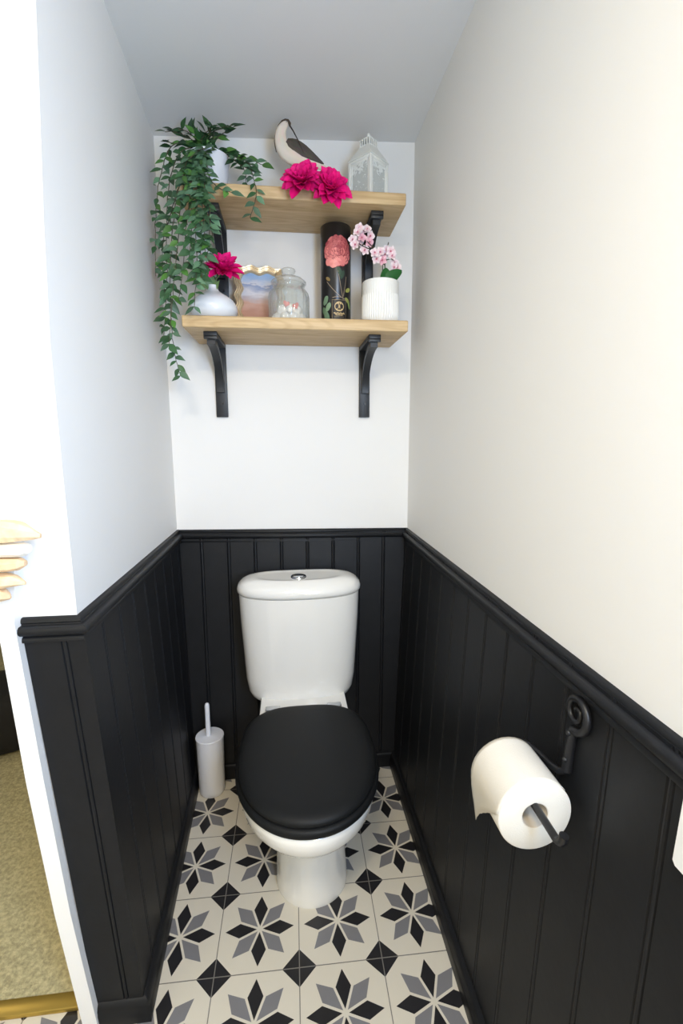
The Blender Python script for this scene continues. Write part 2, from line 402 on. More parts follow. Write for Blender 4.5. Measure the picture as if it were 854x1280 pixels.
but = obj('flush_button', MB().lathe(bx, by, [(.026, bz-.001), (.026, bz+.003), (.0245, bz+.005), (.021, bz+.005), (.0205, bz+.0025)], 40), M_chrome, toi)
for s in (-1, 1):
    R = []
    for k, (rr, z) in enumerate(((.0195, bz+.003), (.0195, bz+.006), (.018, bz+.0068))):
        ring = []
        for i in range(17):
            t = PI*i/16; ring.append((bx+rr*math.cos(t), by+s*(rr*math.sin(t)*.92+.001), z))
        R.append(ring)
    obj('button_half', MB().loft(R), M_chrome if s > 0 else M_chrome, but)

# ------------------------------------------------------------ toilet brush
bx, by = .0845, -.047
tb = thing('toilet_brush_holder', (bx, by, 0), 'white cylindrical toilet brush holder with upright handle on the floor left of the toilet', 'toilet brush')
obj('canister', MB().lathe(bx, by, [(.040, 0), (.043, .003), (.0445, .02), (.0468, .195), (.047, .209)], 48), M_plastic, tb)
obj('lid', MB().lathe(bx, by, [(.047, .2095), (.0485, .211), (.0485, .215), (.0465, .217), (.014, .2178), (.011, .2185)], 48), M_plastic, tb)
obj('handle', MB().lathe(bx-.004, by, [(.009, .217), (.0085, .225), (.0083, .30), (.0082, .330), (.0065, .3365), (.003, .3395)], 24), M_plastic, tb)

# ------------------------------------------------------------ toilet roll holder and roll
tph = thing('toilet_roll_holder', (.795, -.99, .74), 'black wrought iron toilet roll holder with a scrolled top on the right wall panelling', 'toilet roll holder')
def wx(z): return lerp(.759, .806, z/ZT)
def wall_pt(y, z, off=.006): return (wx(z)-off, y, z)
# strip and spiral scroll on the wall
sp = []
cy_, cz_ = -.996, .847
for i in range(60):
    t = i/59; ang = 2*PI*1.65*(1-t)-.0; r = lerp(.005, .031, t**.9)
    sp.append((ang, r))
spts = []
A0 = -math.radians(95)
for i in range(70):
    t = i/69; ang = A0 + (1-t)*2*PI*1.6; r = lerp(.005, .029, t)
    spts.append(wall_pt(cy_-r*math.cos(ang)*1.0, cz_+r*math.sin(ang), .007))
last = spts[-1]
tail = [wall_pt(-.992, .813, .006), wall_pt(-.991, .80, .006), wall_pt(-.990, .775, .006), wall_pt(-.989, .748, .006)]
obj('scroll', MB().tube(spts+tail, [lerp(.003, .0062, min(1, i/60)) for i in range(len(spts))]+[.0065, .0068, .0075, .0085], 10, flat=1), M_iron, tph, smooth=60)
for z in (.812, .768):
    M = Matrix.Translation((wx(z)-.012, -.991, z)); bm = bmesh.new(); bmesh.ops.create_uvsphere(bm, u_segments=12, v_segments=8, radius=.0045)
    obj('screw_head', MB().frombm(bm, M), M_iron, tph, smooth=60)
rz = .7285
arm = [wall_pt(-.989, .748, .009), wall_pt(-.983, .742, .012), wall_pt(-.965, .738, .014), wall_pt(-.93, .735, .016), wall_pt(-.905, .733, .020), (.765, -.893, .731), (.748, -.888, rz), (.732, -.893, rz), (.7235, -.905, rz), (.722, -.925, rz), (.7215, -1.0, rz), (.7205, -1.06, rz-.0005), (.720, -1.085, rz-.001), (.7205, -1.093, rz+.002), (.721, -1.097, rz+.009), (.7215, -1.098, rz+.017)]
obj('arm', MB().tube(arm, [.0055]*13+[.0056, .006, .0062], 10), M_iron, tph, smooth=60)

RX, RZ, Y0, Y1, RR = .722, .7125, -1.03, -.93, .0555
roll = thing('toilet_roll', (RX, -.98, RZ-.0555), 'white toilet paper roll with a loose torn end hanging on the iron holder', 'toilet roll')
R = []
n = 72
def rc(r, y): return [(RX+r*math.cos(2*PI*i/n), y, RZ+r*math.sin(2*PI*i/n)) for i in range(n)]
rb = MB().loft([rc(.0205, Y0+.0005), rc(RR-.0015, Y0), rc(RR, Y0+.0015), rc(RR, Y1-.0015), rc(RR-.0015, Y1), rc(.0205, Y1-.0005), rc(.0205, Y0+.0005)], False, False)
obj('paper', rb, M_paper, roll, smooth=60)
obj('core', MB().loft([rc(.0205, Y0+.001), rc(.0205, Y1-.001), rc(.0193, Y1-.001), rc(.0193, Y0+.001), rc(.0205, Y0+.001)], False, False), M_card, roll, smooth=60)
# loose sheet: wraps the top-left then hangs from the left side
prof = []
for k in range(13):
    t = math.radians(lerp(40, 178, k/12)); prof.append((RX+(RR+.0012)*math.cos(t), RZ+(RR+.0012)*math.sin(t)))
x, z = prof[-1]
hang = [(x+.0004, z-.012), (x+.0018, z-.028), (x+.0045, z-.046), (x+.008, z-.066), (x+.0125, z-.096)]
full = prof+hang; mb = MB(); ny = 14; rows = []
for j in range(ny+1):
    t = j/ny; y = lerp(Y0+.001, Y1-.001, t)
    cut = 11.6+5.3*t**.9+.03*math.sin(j*2.3)
    rows.append([])
    for k in range(18):
        kk = k/17*cut; a0 = int(min(16, math.floor(kk))); fr = kk-a0
        px = lerp(full[a0][0], full[a0+1][0], fr) ; pz = lerp(full[a0][1], full[a0+1][1], fr)
        rows[-1].append((px, y, pz))
vs = [p for r in rows for p in r]; m = 18
mb.add(vs, [(j*m+k, j*m+k+1, (j+1)*m+k+1, (j+1)*m+k) for j in range(ny) for k in range(m-1)])
so = obj('loose_sheet', mb, M_paper, roll, smooth=60)
sd = so.modifiers.new('thick', 'SOLIDIFY'); sd.thickness = .0006

# white plate at the far right
wpx = lerp(.759, .806, .83/ZT)
wp = MB()
c = [(-1.184, .791), (-1.188, .787), (-1.27, .787), (-1.27, .87), (-1.184, .87)]
wp.loft([[(lerp(.759, .806, z/ZT)-o, y+(.001 if o > .008 and y > -1.2 else 0)*-1, z) for y, z in c] for o in (-.002, .006, .009)])
po = obj('wall_plate', wp, M_gloss, smooth=30); tag(po, 'white rectangular plate on the right wall panelling cut by the picture edge', 'wall plate')
# ------------------------------------------------------------ shelves
ZL, ZU = 1.592, 1.9525
def shelf(x0, x1, y0, y1, z0, z1, label):
    bm = bmesh.new(); bmesh.ops.create_cube(bm, size=1)
    for v in bm.verts: v.co = Vector(((x0+x1)/2+v.co.x*(x1-x0), (y0+y1)/2+v.co.y*(y1-y0), (z0+z1)/2+v.co.z*(z1-z0)))
    bmesh.ops.bevel(bm, geom=bm.edges[:], offset=.004, segments=3, affect='EDGES', profile=.5)
    o = obj('shelf_board', MB().frombm(bm), M_wood, smooth=40)
    return tag(o, label, 'shelf')
shelf(.088, .743, -.157, .0985, 1.5595, ZL, 'lower pine shelf board holding the vase, jar and ribbed orchid pot')
shelf(.088, .738, -.124, .0985, 1.9190, ZU, 'upper pine shelf board holding the wooden bird and white lantern')
def bracket(xc, yt, zt, drop, w, label):
    t = thing('shelf_bracket', (xc, .0985, zt-drop), label, 'bracket', 'black shelf brackets')
    yb = .0985; h = w/2
    obj('wall_plate', MB().box(xc-h, xc+h, yb-.012, yb, zt-drop, zt, .0012), M_bracket, t)
    obj('shelf_plate', MB().box(xc-h, xc+h, yt, yb-.012, zt-.014, zt, .0012).box(xc-h, xc+h, yt, yt+.012, zt-.021, zt-.010, .0012), M_bracket, t)
    # concave arc brace
    pts_o, pts_i = [], []
    y0, z0 = yt+.012, zt-.018; y1, z1 = yb-.012, zt-drop*.66
    cyy, czz = y0, z1
    R = []
    for k in range(21):
        a = PI/2*k/20
        for s, lst in ((0, pts_o), (.020, pts_i)):
            ry, rz_ = (y1-y0), (z0-z1)
            lst.append((y0+(ry-s*0)*math.sin(a)-(0), z1+rz_*math.cos(a)))
    mb = MB(); hw = h*.62; rings = []
    for k in range(21):
        a = PI/2*k/20; ry, rz_ = y1-y0, z0-z1
        y, z = y0+ry*math.sin(a), z1+rz_*math.cos(a)
        n = Vector((math.sin(a)/ry, math.cos(a)/rz_)).normalized(); y2, z2 = y-n.x*.017, z-n.y*.017
        rings.append([(xc-hw, y, z), (xc+hw, y, z), (xc+hw, y2, z2), (xc-hw, y2, z2)])
    mb.loft(rings)
    obj('curved_brace', mb, M_bracket, t, smooth=30)
    for z in (zt-drop+.045,):
        obj('screw', MB().tube([(xc+.002, yb-.010, z), (xc+.002, yb-.0145, z)], [.0045, .0035], 12), M_dark, t)
    return t
bracket(.1572, -.107, 1.5595, .241, .039, 'black arched bracket under the left end of the lower shelf')
bracket(.6508, -.110, 1.5595, .241, .037, 'black arched bracket under the right end of the lower shelf')
bracket(.1760, -.084, 1.9190, .236, .037, 'black arched bracket under the left of the upper shelf, half behind the trailing plant')
bracket(.6600, -.086, 1.9190, .236, .037, 'black arched bracket under the right of the upper shelf, behind the orchid flowers')

# ------------------------------------------------------------ flowers
def petal(mb, M, L, W, cup, curl, col, col2, tip=1.0, n=7, m=5, notch=0):
    vs = []
    for i in range(n+1):
        u = i/n; w = W*max(.1, math.sin(min(1, .05+u*.95)**1.15*PI)**.62) if 0 < u < 1 else W*.12
        if i == n: w = W*.06
        for j in range(m+1):
            v = j/m*2-1
            x = v*w; y = L*u; z = cup*(v*v)*w*1.0 + curl*L*u*u + .0008*math.sin(v*7+u*3)
            vs.append(M @ Vector((x, y, z)))
    o = len(mb.v)
    for k, p in enumerate(vs):
        u = (k//(m+1))/n; c = tuple(lerp(col[q], col2[q], u) for q in range(3))+(1,)
        mb.v.append(tuple(p)); mb.c.append(c)
    for i in range(n):
        for j in range(m): mb.f.append(tuple(o+x for x in (i*(m+1)+j, i*(m+1)+j+1, (i+1)*(m+1)+j+1, (i+1)*(m+1)+j)))
def basis(c, nrm, roll=0):
    z = Vector(nrm).normalized(); x = Vector((0, 0, 1)).cross(z)
    if x.length < .1: x = Vector((1, 0, 0))
    x.normalize(); y = z.cross(x)
    return Matrix.Translation(c) @ Matrix((x, y, z)).transposed().to_4x4() @ Matrix.Rotation(roll, 4, 'Z')
PK1, PK2, PK3 = lin((196, 0, 96))[:3], lin((238, 20, 128))[:3], lin((150, 0, 66))[:3]
def dahlia(mb, c, nrm, R, rows, seed, roll=0):
    rnd = random.Random(seed); B = basis(c, nrm, roll)
    for r, (cnt, elev, l, w) in enumerate(rows):
        for k in range(cnt):
            a = 2*PI*(k+.5*(r % 2))/cnt + rnd.uniform(-.13, .13)
            e = math.radians(elev+rnd.uniform(-9, 9)); L = R*l*rnd.uniform(.88, 1.1)
            M = B @ Matrix.Rotation(a, 4, 'Z') @ Matrix.Translation((0, R*.07, 0)) @ Matrix.Rotation(e, 4, 'X')
            s = rnd.uniform(.8, 1.12); c1 = tuple(v*s for v in PK1); c2 = tuple(min(1, v*s) for v in PK2)
            if r >= len(rows)-1: c1, c2 = PK3, PK1
            petal(mb, M, L, R*w*rnd.uniform(.9, 1.1), .5, rnd.uniform(-.18, .12), c1, c2)
ROWS = [(9, 0, 1.0, .27), (9, 16, .95, .26), (9, 32, .84, .24), (9, 48, .68, .21), (8, 62, .5, .17), (7, 74, .38, .12), (6, 84, .26, .08)]
def leafblade(mb, base, d, nrm, L, W, col, bend=.15):
    d = Vector(d).normalized(); n = Vector(nrm); n = (n-d*n.dot(d))
    if n.length < 1e-3: n = d.orthogonal()
    n.normalize(); s = d.cross(n)
    prof = [(0, .05), (.12, .5), (.28, .92), (.44, 1), (.62, .78), (.8, .4), (.92, .14), (1, .0)]
    o = len(mb.v)
    for u, w in prof:
        for v in (-1, 0, 1):
            p = Vector(base)+d*(L*u)+s*(v*w*W)+n*((abs(v)*.25*W*w)-bend*L*u*u)
            k = 1.0 if v else 1.12
            mb.v.append(tuple(p)); mb.c.append(tuple(min(1, q*k) for q in col[:3])+(1,))
    for i in range(len(prof)-1):
        for j in range(2): mb.f.append((o+i*3+j, o+i*3+j+1, o+(i+1)*3+j+1, o+(i+1)*3+j))

for nm, c, nrm, R, sd, lab in (('left', (.4330, -.160, 1.950), (-.16, -.85, .45), .057, 3, 'magenta flower head lying directly under the wooden bird on the upper shelf'),
                          ('right', (.5120, -.160, 1.936), (.12, -.93, .28), .058, 11, 'magenta flower head nearer the lantern, overhanging the upper shelf edge')):
    t = thing('magenta_flower', (c[0], -.10, ZU), lab, 'flower', 'magenta flower heads on the upper shelf')
    mb = MB(); dahlia(mb, c, nrm, R, ROWS, sd); obj('petals', mb, M_petal, t, smooth=60)
    mb = MB(); bk = Vector(c)-Vector(nrm).normalized()*.004
    mb.tube([bk, bk+Vector((.0, .03, -.0)), (c[0]+.01, -.07, ZU+.004), (c[0]+.02, -.03, ZU+.004)], .0022, 8); obj('stem', mb, M_gstem, t)
    mb = MB(); g = lin((60, 72, 50))
    if nm == 'right':
        leafblade(mb, bk, (-.45, .1, .9), (0, -1, .2), .052, .011, g); leafblade(mb, bk, (.5, .1, .8), (0, -1, .2), .05, .011, g)
    leafblade(mb, bk, (.3, .2, .8), (0, -1, .2), .035, .009, g)
    obj('leaf', mb, M_leaf, t, smooth=60)

# ------------------------------------------------------------ vase with flower
vx, vy = .166, -.065
M_vase = mat('white_glazed_ceramic', (226, 230, 236), .18, coat=.3)
t = thing('bud_vase', (vx, vy, ZL), 'squat white glazed bud vase with a narrow neck at the left of the lower shelf', 'vase')
obj('body', MB().lathe(vx, vy, [(.030, ZL), (.050, ZL+.004), (.064, ZL+.016), (.0705, ZL+.032), (.069, ZL+.046), (.060, ZL+.062), (.044, ZL+.074), (.028, ZL+.083), (.018, ZL+.090), (.0145, ZL+.097), (.0142, ZL+.103), (.0155, ZL+.106), (.0128, ZL+.106), (.0115, ZL+.095)], 64, True, True), M_vase, t, smooth=70)
zt = ZL+.10
f = thing('magenta_flower', (vx, vy, zt), 'bright magenta silk flower with green leaves standing in the bud vase', 'flower')
fc = (.196, -.078, 1.738)
mb = MB(); dahlia(mb, fc, (.18, -.62, .76), .066, [(11, 4, .95, .2), (10, 22, .95, .2), (9, 42, .8, .19), (8, 60, .6, .16), (6, 76, .42, .11)], 5); obj('petals', mb, M_petal, f, smooth=60)
obj('stem', MB().tube([(vx, vy, zt-.05), (vx+.002, vy, zt+.01), (.18, -.068, zt+.03), (.194, -.075, 1.733)], .0028, 8), M_gstem, f)
mb = MB(); g1, g2 = lin((112, 140, 84)), lin((86, 118, 66))
for d, L, W, c in (((-.75, -.3, .95), .10, .020, g1), ((-.35, -.4, 1), .085, .018, g2), ((-.55, .1, 1.1), .105, .02, g1), ((-.2, .2, 1), .08, .016, g2), ((.5, -.5, .6), .04, .010, g1)):
    leafblade(mb, (vx, vy, zt-.01), d, (0, -1, .3), L, W, c, .05)
obj('leaf', mb, M_leaf, f, smooth=60)

# ------------------------------------------------------------ wavy photo frame
fcx, fy, fz0 = .298, .018, ZL
fw, fh_ = .170, .205
fr = thing('photo_frame', (fcx, fy, fz0), 'champagne gold photo frame with a wavy moulded border leaning behind the vase and glass jar', 'photo frame')
lean = math.radians(9)
def fpt(x, z, o):
    z2 = z*math.cos(lean)+o*math.sin(lean); y2 = fy+z*math.sin(lean)-o*math.cos(lean)
    yaw = -.10
    return (fcx+x*math.cos(yaw)-(y2-fy)*math.sin(yaw)*0, y2+x*math.sin(yaw)*-1*.6, fz0+.0052+z2)
def outline(inset, amp, n=240):
    pts = []; w, h = fw/2-.006, fh_/2-.006; r = .03
    per = []
    for i in range(n):
        t = i/n*4; side = int(t); u = t-side
        # rounded rectangle by arc-length per side
        if side == 0: p = Vector((-w+2*w*u, h)); nn = Vector((0, 1))
        elif side == 1: p = Vector((w, h-2*h*u)); nn = Vector((1, 0))
        elif side == 2: p = Vector((w-2*w*u, -h)); nn = Vector((0, -1))
        else: p = Vector((-w, -h+2*h*u)); nn = Vector((-1, 0))
        c = Vector((max(-w+r, min(w-r, p.x)), max(-h+r, min(h-r, p.y)))); d = p-c
        if d.length > 1e-6: nn = d.normalized(); p = c+nn*r
        nw = 3 if side % 2 == 0 else 4
        wv = amp*math.cos(2*PI*nw*u)
        rr = p-nn*inset+nn*wv
        pts.append(rr)
    return pts
prof = [(0.0, -.006), (0, .004), (.003, .009), (.007, .0075), (.010, .010), (.014, .0085), (.017, .012), (.021, .011), (.024, .006), (.025, .002)]
R = []
for ins, o in prof: R.append([fpt(p.x, p.y+fh_/2-.001, o) for p in outline(ins, .0042)])
R.append([fpt(p.x, p.y+fh_/2-.001, -.006) for p in outline(.025, .0042)])
mb = MB().loft(R, False, False); mb.loft([R[-1], R[0]], False, False)
obj('border', mb, M_gold, fr, smooth=50)
m = bpy.data.materials.new('beach_print'); m.use_nodes = True; nt = m.node_tree; b = nt.nodes['Principled BSDF']
tc = nt.nodes.new('ShaderNodeTexCoord'); s = nt.nodes.new('ShaderNodeSeparateXYZ'); n = nt.nodes.new('ShaderNodeTexNoise'); n.inputs['Scale'].default_value = 22; n.inputs['Detail'].default_value = 6
mp = nt.nodes.new('ShaderNodeMapping'); mp.inputs['Scale'].default_value = (1, 1, 3)
ma = nt.nodes.new('ShaderNodeMath'); ma.operation = 'MULTIPLY_ADD'; ma.inputs[1].default_value = .05
mr = nt.nodes.new('ShaderNodeMapRange'); mr.inputs['From Min'].default_value = .025; mr.inputs['From Max'].default_value = .205
r = nt.nodes.new('ShaderNodeValToRGB'); e = r.color_ramp.elements
e[0].position = 0; e[0].color = lin((172, 124, 104)); e[1].position = 1; e[1].color = lin((140, 172, 214))
for p, c in ((.3, (180, 132, 112)), (.46, (198, 158, 140)), (.56, (190, 180, 184)), (.64, (214, 212, 218)), (.70, (178, 182, 200)), (.78, (140, 154, 188)), (.80, (205, 205, 215)), (.88, (164, 184, 214))):
    x = e.new(p); x.color = lin(c)
nt.links.new(tc.outputs['Object'], s.inputs[0]); nt.links.new(tc.outputs['Object'], mp.inputs[0]); nt.links.new(mp.outputs[0], n.inputs['Vector'])
nt.links.new(n.outputs['Fac'], ma.inputs[0]); nt.links.new(s.outputs['Z'], ma.inputs[2]); nt.links.new(ma.outputs[0], mr.inputs['Value']); nt.links.new(mr.outputs[0], r.inputs['Fac']); nt.links.new(r.outputs['Color'], b.inputs['Base Color']); b.inputs['Roughness'].default_value = .3
q = outline(.0225, .0042)
mb = MB(); mb.add([fpt(p.x, p.y+fh_/2-.001, .001) for p in q]+[fpt(p.x, p.y+fh_/2-.001, -.004) for p in q], [tuple(range(240)), tuple(range(479, 239, -1))]+[(i, (i+1) % 240, 240+(i+1) % 240, 240+i) for i in range(240)])
obj('beach_picture', mb, m, fr, smooth=30)
eb = MB(); eb.loft([[fpt(x, z, -.006) for x, z in ((-.05, .03), (.05, .03), (.05, .16), (-.05, .16))], [fpt(x, z, -.009) for x, z in ((-.05, .03), (.05, .03), (.05, .16), (-.05, .16))]])
eb.tube([fpt(0, .14, -.009), (fcx, fy+.068, fz0+.003)], .003, 8)
obj('easel_back', eb, M_dark, fr)

# ------------------------------------------------------------ glass jar
jx, jy = .391, -.060
j = thing('glass_jar', (jx, jy, ZL), 'ribbed clear glass storage jar with a knobbed lid in the middle of the lower shelf', 'jar')
pr = [(.0565, ZL, 0), (.0605, ZL+.004, .0004), (.0615, ZL+.015, .0013), (.0615, ZL+.085, .0013), (.059, ZL+.097, .001), (.052, ZL+.108, .0), (.048, ZL+.113, 0), (.0475, ZL+.120, 0), (.050, ZL+.122, 0), (.050, ZL+.125, 0), (.046, ZL+.125, 0), (.0445, ZL+.112, 0), (.050, ZL+.104, 0), (.0585, ZL+.085, 0), (.0585, ZL+.012, 0), (.054, ZL+.006, 0)]
pr = [(a, ZL+(b-ZL)*.93, c) for a, b, c in pr]
obj('body', MB().lathe(jx, jy, pr, 180, True, True, ribs=30), M_glass, j, smooth=70)
pl = [(.044, ZL+.1255), (.0515, ZL+.126), (.0535, ZL+.129), (.0535, ZL+.134), (.050, ZL+.138), (.046, ZL+.140), (.042, ZL+.146), (.030, ZL+.152), (.014, ZL+.156), (.0105, ZL+.160), (.012, ZL+.163), (.0195, ZL+.168), (.022, ZL+.174), (.0205, ZL+.180), (.014, ZL+.184), (.004, ZL+.1855)]
pl = [(a, ZL+.1255*.93+(b-ZL-.1255)*.80) for a, b in pl]
ld_ = obj('lid', MB().lathe(jx, jy, pl, 64, True, True), M_glass, j, smooth=70)
M_shell = mat('white_shell', (240, 234, 226), .5); M_coral = mat('coral_pink', (226, 110, 100), .5)
rnd = random.Random(4); k = 0
spots = [(-.036, -.024, .016), (-.012, -.036, .016), (.014, -.034, .016), (.036, -.02, .016), (-.03, .014, .016), (.0, .0, .017), (.03, .014, .016), (.004, .036, .016), (-.022, -.022, .038), (.024, -.026, .037), (.002, .018, .037), (-.024, .02, .038), (.028, .016, .037), (.002, -.018, .044)]
for (dx, dy, dz) in spots:
    bm = bmesh.new(); bmesh.ops.create_icosphere(bm, subdivisions=3, radius=.0155)
    ph = rnd.uniform(0, 6)
    for v in bm.verts:
        a = math.atan2(v.co.y, v.co.x); v.co *= 1+.05*math.cos(9*a+ph)+.05*math.sin(5*v.co.z/.0155+ph); v.co.z *= .85
    M = Matrix.Translation((jx+dx, jy+dy, ZL+dz)) @ Matrix.Rotation(rnd.uniform(0, 3), 4, 'X')
    o = obj('bath_pebble', MB().frombm(bm, M), M_shell, smooth=60)
    tag(o, 'small white ridged lump among those piled in the ribbed glass jar', 'bath pebble', 'white lumps in the glass jar')
for (dx, dz, rr, lab) in ((-.008, .051, -.3, 'left'), (.020, .046, .4, 'right')):
    R = []
    for o_, s in ((-.003, .8), (-.002, 1), (.002, 1), (.003, .8)):
        ring = []
        for i in range(28):
            t_ = 2*PI*i/28; hx = 16*math.sin(t_)**3; hz = 13*math.cos(t_)-5*math.cos(2*t_)-2*math.cos(3*t_)-math.cos(4*t_)
            hx, hz = hx*.00062*s, hz*.00062*s
            ring.append((jx+dx+hx*math.cos(rr)-hz*math.sin(rr), jy-.0435+o_, ZL+dz+hx*math.sin(rr)+hz*math.cos(rr)))
        R.append(ring)
    o = obj('coral_heart', MB().loft(R), M_coral, smooth=40)
    tag(o, 'small coral pink heart on the white lumps, %s one of two in the jar' % lab, 'heart')

# ------------------------------------------------------------ black printed tin tube
tx, ty, tr, th_ = .5415, -.008, .0475, .305
t = thing('gift_tube', (tx, ty, ZL), 'tall black cylindrical tube printed with a pink peony on the lower shelf', 'tube')
obj('body', MB().lathe(tx, ty, [(tr-.002, ZL), (tr, ZL+.002), (tr, ZL+.250), (tr-.0006, ZL+.2505), (tr-.0006, ZL+.2515), (tr, ZL+.252), (tr, ZL+th_-.003), (tr-.003, ZL+th_)], 64), M_tin, t, smooth=50)
def cyl(u, z, r=.0004):   # u: arc length to the right as seen from the front, z above shelf
    a = -PI/2+u/tr; return (tx+(tr+r)*math.cos(a), ty+(tr+r)*math.sin(a), ZL+z)
def blob(mb, u, z, ru, rz_, rot_, col, lift, n=14, pt=1.0, wave=0):
    vs = [cyl(u, z, lift)]; o = len(mb.v)
    for k in range(n):
        a = 2*PI*k/n; q = 1+wave*math.cos(a*5+u*300)
        x = ru*math.cos(a)*q; y = rz_*math.copysign(abs(math.sin(a))**pt, math.sin(a))*q
        vs.append(cyl(u+x*math.cos(rot_)-y*math.sin(rot_), z+x*math.sin(rot_)+y*math.cos(rot_), lift))
    mb.add(vs, [(0, 1+k, 1+(k+1) % n) for k in range(n)], col[:3]+(1,))
rnd = random.Random(2); mb = MB(); lift = .0004
ccz, ccu = .222, .002
for ring, cnt in ((.036, 15), (.029, 13), (.021, 10), (.013, 7), (.005, 4)):
    for k in range(cnt):
        a = 2*PI*k/cnt+ring*60; lift += .00003
        u, z = ccu+ring*1.02*math.cos(a), ccz+ring*.98*math.sin(a)
        s = rnd.uniform(.0, 1)*.6+(.4 if math.sin(a) < 0 else 0); c1, c2 = lin((164, 66, 74)), lin((236, 140, 134))
        ww = .0112*rnd.uniform(.85, 1.15); blob(mb, u+.0006, z-.0006, ww*1.1, .0108, a-PI/2, lin((138, 50, 58)), lift-.000015, wave=.07)
        blob(mb, u, z, ww, .0098, a-PI/2, tuple(lerp(c1[q], c2[q], s) for q in range(3)), lift, wave=.07)
for u, z, c in ((-.012, .184, (246, 160, 150)), (-.024, .190, (238, 146, 138)), (.0, .190, (240, 150, 142)), (.014, .194, (226, 130, 124))):
    lift += .00003; blob(mb, u, z, .013, .012, 0, lin(c), lift, wave=.05)
obj('printed_peony', mb, M_print, t, smooth=0)
def ribbon(mb, pts, w, col, lift):
    vs = []
    for i, (u, z) in enumerate(pts):
        a, b_ = pts[max(0, i-1)], pts[min(len(pts)-1, i+1)]; d = Vector((b_[0]-a[0], b_[1]-a[1])).normalized()
        vs += [cyl(u-d.y*w, z+d.x*w, lift), cyl(u+d.y*w, z-d.x*w, lift)]
    mb.add(vs, [(2*i, 2*i+1, 2*i+3, 2*i+2) for i in range(len(pts)-1)], col[:3]+(1,))
mb = MB(); st = lin((150, 132, 112)); gr = lin((112, 140, 104)); g2 = lin((158, 160, 82))
def cur(a, b_, c, n=14): return [((1-k/n)**2*a[0]+2*k/n*(1-k/n)*b_[0]+(k/n)**2*c[0], (1-k/n)**2*a[1]+2*k/n*(1-k/n)*b_[1]+(k/n)**2*c[1]) for k in range(n+1)]
ribbon(mb, cur((.002, .165), (.012, .11), (.02, .075)), .0009, st, .0005)
ribbon(mb, cur((.030, .150), (.026, .12), (.018, .09)), .0009, st, .0006)
ribbon(mb, cur((-.034, .135), (-.012, .105), (.012, .088)), .0009, st, .0007)
ribbon(mb, cur((-.016, .086), (.01, .094), (.034, .078)), .0009, st, .0005)
for u, z, ru, rz_, ro, c in ((.008, .162, .007, .016, .5, (62, 84, 66)), (.016, .154, .006, .014, -.4, (54, 74, 60)), (-.030, .142, .005, .009, .9, (140, 116, 70)), (.038, .112, .006, .012, -1.1, (158, 160, 82)), (.036, .080, .006, .013, .9, (150, 156, 80)), (.044, .068, .006, .012, .3, (128, 150, 84)),
        (-.040, .080, .009, .015, -.5, (122, 150, 118)), (-.030, .060, .008, .014, -.5, (132, 158, 126)), (-.036, .032, .010, .018, .3, (112, 138, 108)), (-.030, .014, .009, .014, -.2, (104, 130, 100)), (-.046, .05, .008, .013, .4, (104, 134, 100))):
    blob(mb, u, z, ru, rz_, ro, lin(c), .0006, wave=.04)
obj('printed_foliage', mb, M_print, t, smooth=0)
mb = MB()
n = 10
def rect(mb, u0, u1, z0, z1, col, lift):
    vs = []; n = 8
    for i in range(n+1):
        u = lerp(u0, u1, i/n); vs += [cyl(u, z0, lift), cyl(u, z1, lift)]
    mb.add(vs, [(2*i, 2*i+2, 2*i+3, 2*i+1) for i in range(n)], col[:3]+(1,))
gd = lin((206, 178, 128)); dk = lin((34, 32, 34))
rect(mb, -.017, .028, .004, .080, gd, .0008); rect(mb, -.0164, .0274, .0046, .0794, lin((40, 38, 40)), .0010)
obj('label_panel', mb, M_print, t, smooth=0)
mb = MB()
blob(mb, .0055, .060, .0145, .0145, 0, gd, .0012, n=32)
for k in range(9):   # dark petals and dots inside the round emblem
    a = 2*PI*k/9+.2; blob(mb, .0055+.0075*math.cos(a), .060+.0075*math.sin(a), .0014, .0042, a-PI/2, dk, .0014, n=10)
blob(mb, .0055, .0605, .0026, .0026, 0, gd, .0016, n=16)
blob(mb, .0055, .052, .006, .0018, 0, dk, .0016, n=12)
obj('gold_emblem', mb, M_print, t, smooth=0)
mb = MB(); pts = [(-.0115+.034*i/60, .0395+.0022*math.sin(i*1.05)+.0012*math.sin(i*.37)) for i in range(61)]
ribbon(mb, pts, .0007, gd, .0013); ribbon(mb, [(-.006+.022*i/40, .0345+.0012*math.sin(i*1.4)) for i in range(41)], .0005, gd, .0013)
rect(mb, -.010, .021, .029, .0294, gd, .0013)
obj('gold_script', mb, M_print, t, smooth=0)

# ------------------------------------------------------------ orchid in ribbed pot
px_, py_ = .6735, -.072
o_ = thing('potted_orchid', (px_, py_, ZL), 'pink and white orchid in a white ribbed pot on the lower shelf', 'potted orchid')
M_pot = mat('matt_white_pot', (240, 238, 232), .38)
pr = [(.040, ZL, 0), (.046, ZL+.002, 0), (.0495, ZL+.008, 0), (.0535, ZL+.016, .0006), (.0562, ZL+.03, .0007), (.0565, ZL+.092, .0007), (.0565, ZL+.098, 0), (.0565, ZL+.137, 0), (.0555, ZL+.1395, 0), (.0535, ZL+.1395, 0), (.0525, ZL+.125, 0)]
pr = [(a, ZL+(b-ZL)*.91, c*2) for a, b, c in pr]
obj('pot', MB().lathe(px_, py_, pr, 240, True, True, ribs=48), M_pot, o_, smooth=60)
obj('moss', MB().lathe(px_, py_, [(.0524, ZL+.115), (.03, ZL+.119), (.005, ZL+.121)], 32), M_soil, o_)
lf = MB()
gdk = lin((34, 92, 40))
